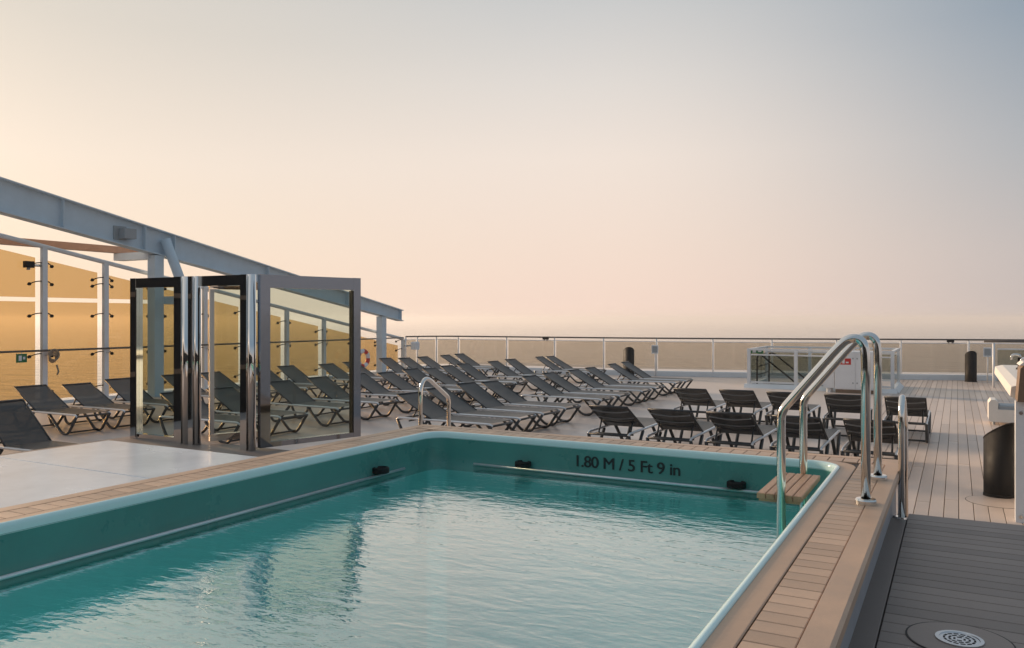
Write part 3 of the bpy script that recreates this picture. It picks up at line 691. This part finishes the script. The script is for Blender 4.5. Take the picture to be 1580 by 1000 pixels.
MB().box(-1.770, -.047, .02, -1.755, -.0445, HT - .12).build('gasket', 'black', sc); MB().box(-.80, -.048, .02, -.778, -.0445, HT - .12).build('gasket', 'black', sc)
dl = thing('glass_door_leaf', 'narrow open glass door leaf hinged in the steel screen', 'door', (-6.78, 5.92, .78), R(64))
MB().box(0, -.02, 0, .62, .02, .07).build('bottom_rail', 'mirror', dl); MB().box(0, -.02, HT - .16, .62, .02, HT - .08).build('top_rail', 'mirror', dl)
MB().box(0, -.02, .07, .045, .02, HT - .16).build('stile', 'frame_side', dl); MB().box(.55, -.02, .07, .62, .02, HT - .16).build('stile', 'frame_side', dl)
MB().box(.045, -.006, .07, .55, .006, HT - .16).build('pane', 'green_glass', dl)
gd = thing('steel_gate', 'open polished steel gate with smoked glass pane at the stair head', 'gate', (-5.995, 5.84, .78), R(90 - 17))
GL = 1.16
MB().box(0, -.03, 0, .105, .03, HT - .03).build('stile', 'gate_steel', gd); MB().box(GL - .09, -.03, 0, GL, .03, HT - .03).build('stile', 'gate_steel', gd)
MB().box(.105, -.029, HT - .16, GL - .09, .029, HT - .032).build('top_rail', 'gate_steel', gd); MB().box(.105, -.029, 0, GL - .09, .029, .05).build('bottom_rail', 'gate_steel', gd)
MB().box(.105, -.006, .05, GL - .09, .006, HT - .16).build('pane', 'green_glass', gd); MB().box(GL - .105, -.033, .05, GL - .09, .033, HT - .17).build('gasket', 'black', gd)

# ---- bar counter on the walkway side
bc = thing('bar_counter', 'white bar counter with thick top along the walkway edge', 'counter', (.5, 9.62, 0))
MB().box(.02, 0, 0, .10, .16, 1.215).build('corner_post', 'white', bc); MB().box(.10, .03, 0, 1.3, .08, 1.21).build('front_panel', 'white_panel', bc)
MB().box(.55, .08, 0, .60, 4.3, 1.21).build('side_panel', 'white_panel', bc)
for z in (.06, 1.1): MB().tube([(.065, -.008, z), (.065, .0, z)], .018, 10).build('bolt', 'steel', bc)
MB().prism([(-.01, 1.235), (.03, 1.215), (1.3, 1.215), (1.3, 1.36), (.09, 1.36), (.0, 1.335)], 'y', .35, 4.45).build('counter_top', 'cream', bc)
MB().prism([(.03, 1.22), (1.3, 1.22), (1.3, 1.58), (.09, 1.58), (.055, 1.55)], 'y', -.10, .30).build('end_panel', 'brown', bc)
MB().prism([(.045, 1.582), (1.3, 1.582), (1.3, 1.615), (.08, 1.615)], 'y', -.12, .32).build('end_cap', 'cream', bc)
for k, (x, y, nm) in enumerate(((.30, 2.2, 'dark bar tap nearest the counter end panel'), (.25, 3.3, 'dark bar tap nearest the far end of the counter'))):
    t_ = thing('bar_tap', nm, 'tap', (.5 + x, 9.62 + y, 1.36)); MB().lathe([(.05, 0), (.05, .02), (.03, .03), (.03, .16)], n=14).build('column', 'black', t_); MB().tube(fillet([(0, 0, .14), (0, 0, .2), (-.1, 0, .2), (-.1, 0, .13)], .05, 4), .016, 8).build('spout', 'steel', t_)
se = thing('armchair', 'white rounded moulded armchair with grey cushion beyond the bar counter', 'chair', (.88, 18.5, 0))
sh = [(-.30, .06), (-.34, .10), (-.34, .42), (-.30, .48), (-.22, .48), (-.18, .44), (-.18, .30), (.30, .30), (.34, .26), (.34, .10), (.30, .06)]
MB().prism(sh, 'y', -.30, .30).build('shell', 'cream', se); MB().box(-.17, -.27, .301, .30, .27, .38, .02).build('cushion', 'grey', se)
for x in (-.25, .25):
    for y in (-.22, .22): MB().lathe([(.025, 0), (.025, .07)], (x, y, 0), 10).build('foot', 'grey', se)
# side gate / dark screens at the starboard rail
sd = thing('side_gate', 'white post gate with dark glazed panels at the walkway end', 'gate', (.96, 28.0, 0))
MB().tube([(0, 0, 0), (0, 0, 1.32)], .035, 8).build('post', 'white', sd); MB().tube([(1.1, .2, 0), (1.1, .2, 1.34)], .05, 8).build('post', 'grey', sd)
MB().tube([(-.25, -.02, 1.36), (1.2, .2, 1.36)], .03, 8).build('top_rail', 'darkrail', sd)
MB().box(.10, .08, .18, 1.02, .10, 1.12).build('pane', 'stair_glass', sd); MB().box(.10, .07, 1.12, 1.02, .11, 1.16).build('pane_cap', 'white_post', sd)

# ---- ship's superstructure behind the photographer, unseen, shaped for dark mirror reflections
ss = thing('superstructure', 'unseen ship superstructure behind the platform, dark front and wing added for mirror reflections', 'building', (0, -6.0, 0))
MB().box(-19, -.9, -.4, 12, -.35, 3.4).build('wall', 'black', ss)
MB().box(-13.4, -.34, 3.0, 12, -.1, 3.45).build('upper_band', 'white', ss)
MB().box(-19.0, -.34, -.4, -13.6, 8.6, 3.4).build('added_port_wing', 'black', ss)  # wing added out of view so the steel screens mirror something dark
MB().box(-19.1, -.34, 3.4, -13.5, 8.7, 3.6).build('added_wing_roof', 'white', ss)
for k in range(5): MB().box(-13.599, .3 + k * 1.9, .0, -13.5, .44 + k * 1.9, 3.39).build('pillar', 'cream', ss)  # pillars added to give the steel screens pale strips to mirror
for z in (.95, 2.45): MB().box(-13.598, -.3, z, -13.54, 8.58, z + .09).build('added_transom', 'brown', ss)  # bands added to the unseen wing to vary the mirrored image
for k in range(14): MB().box(-13.9 + k * 1.95, -.34, -.38, -13.8 + k * 1.95, -.2, 2.99).build('mullion', 'frame_side', ss)

# ---- sea haze
hz = bpy.data.materials.new('sea_haze'); hz.use_nodes = True; t = hz.node_tree
for q in list(t.nodes): t.nodes.remove(q)
o_ = t.nodes.new('ShaderNodeOutputMaterial'); pv = t.nodes.new('ShaderNodeVolumePrincipled')
pv.inputs['Color'].default_value = (.97, .95, .955, 1); pv.inputs['Density'].default_value = .0006; pv.inputs['Anisotropy'].default_value = .3
t.links.new(pv.outputs[0], o_.inputs['Volume']); M['haze'] = hz
tag(MB().box(-9200, -9200, -25, 9200, 9200, 8.0).build('haze', 'haze'), 'pale sea haze over the water', None, None, 'stuff')
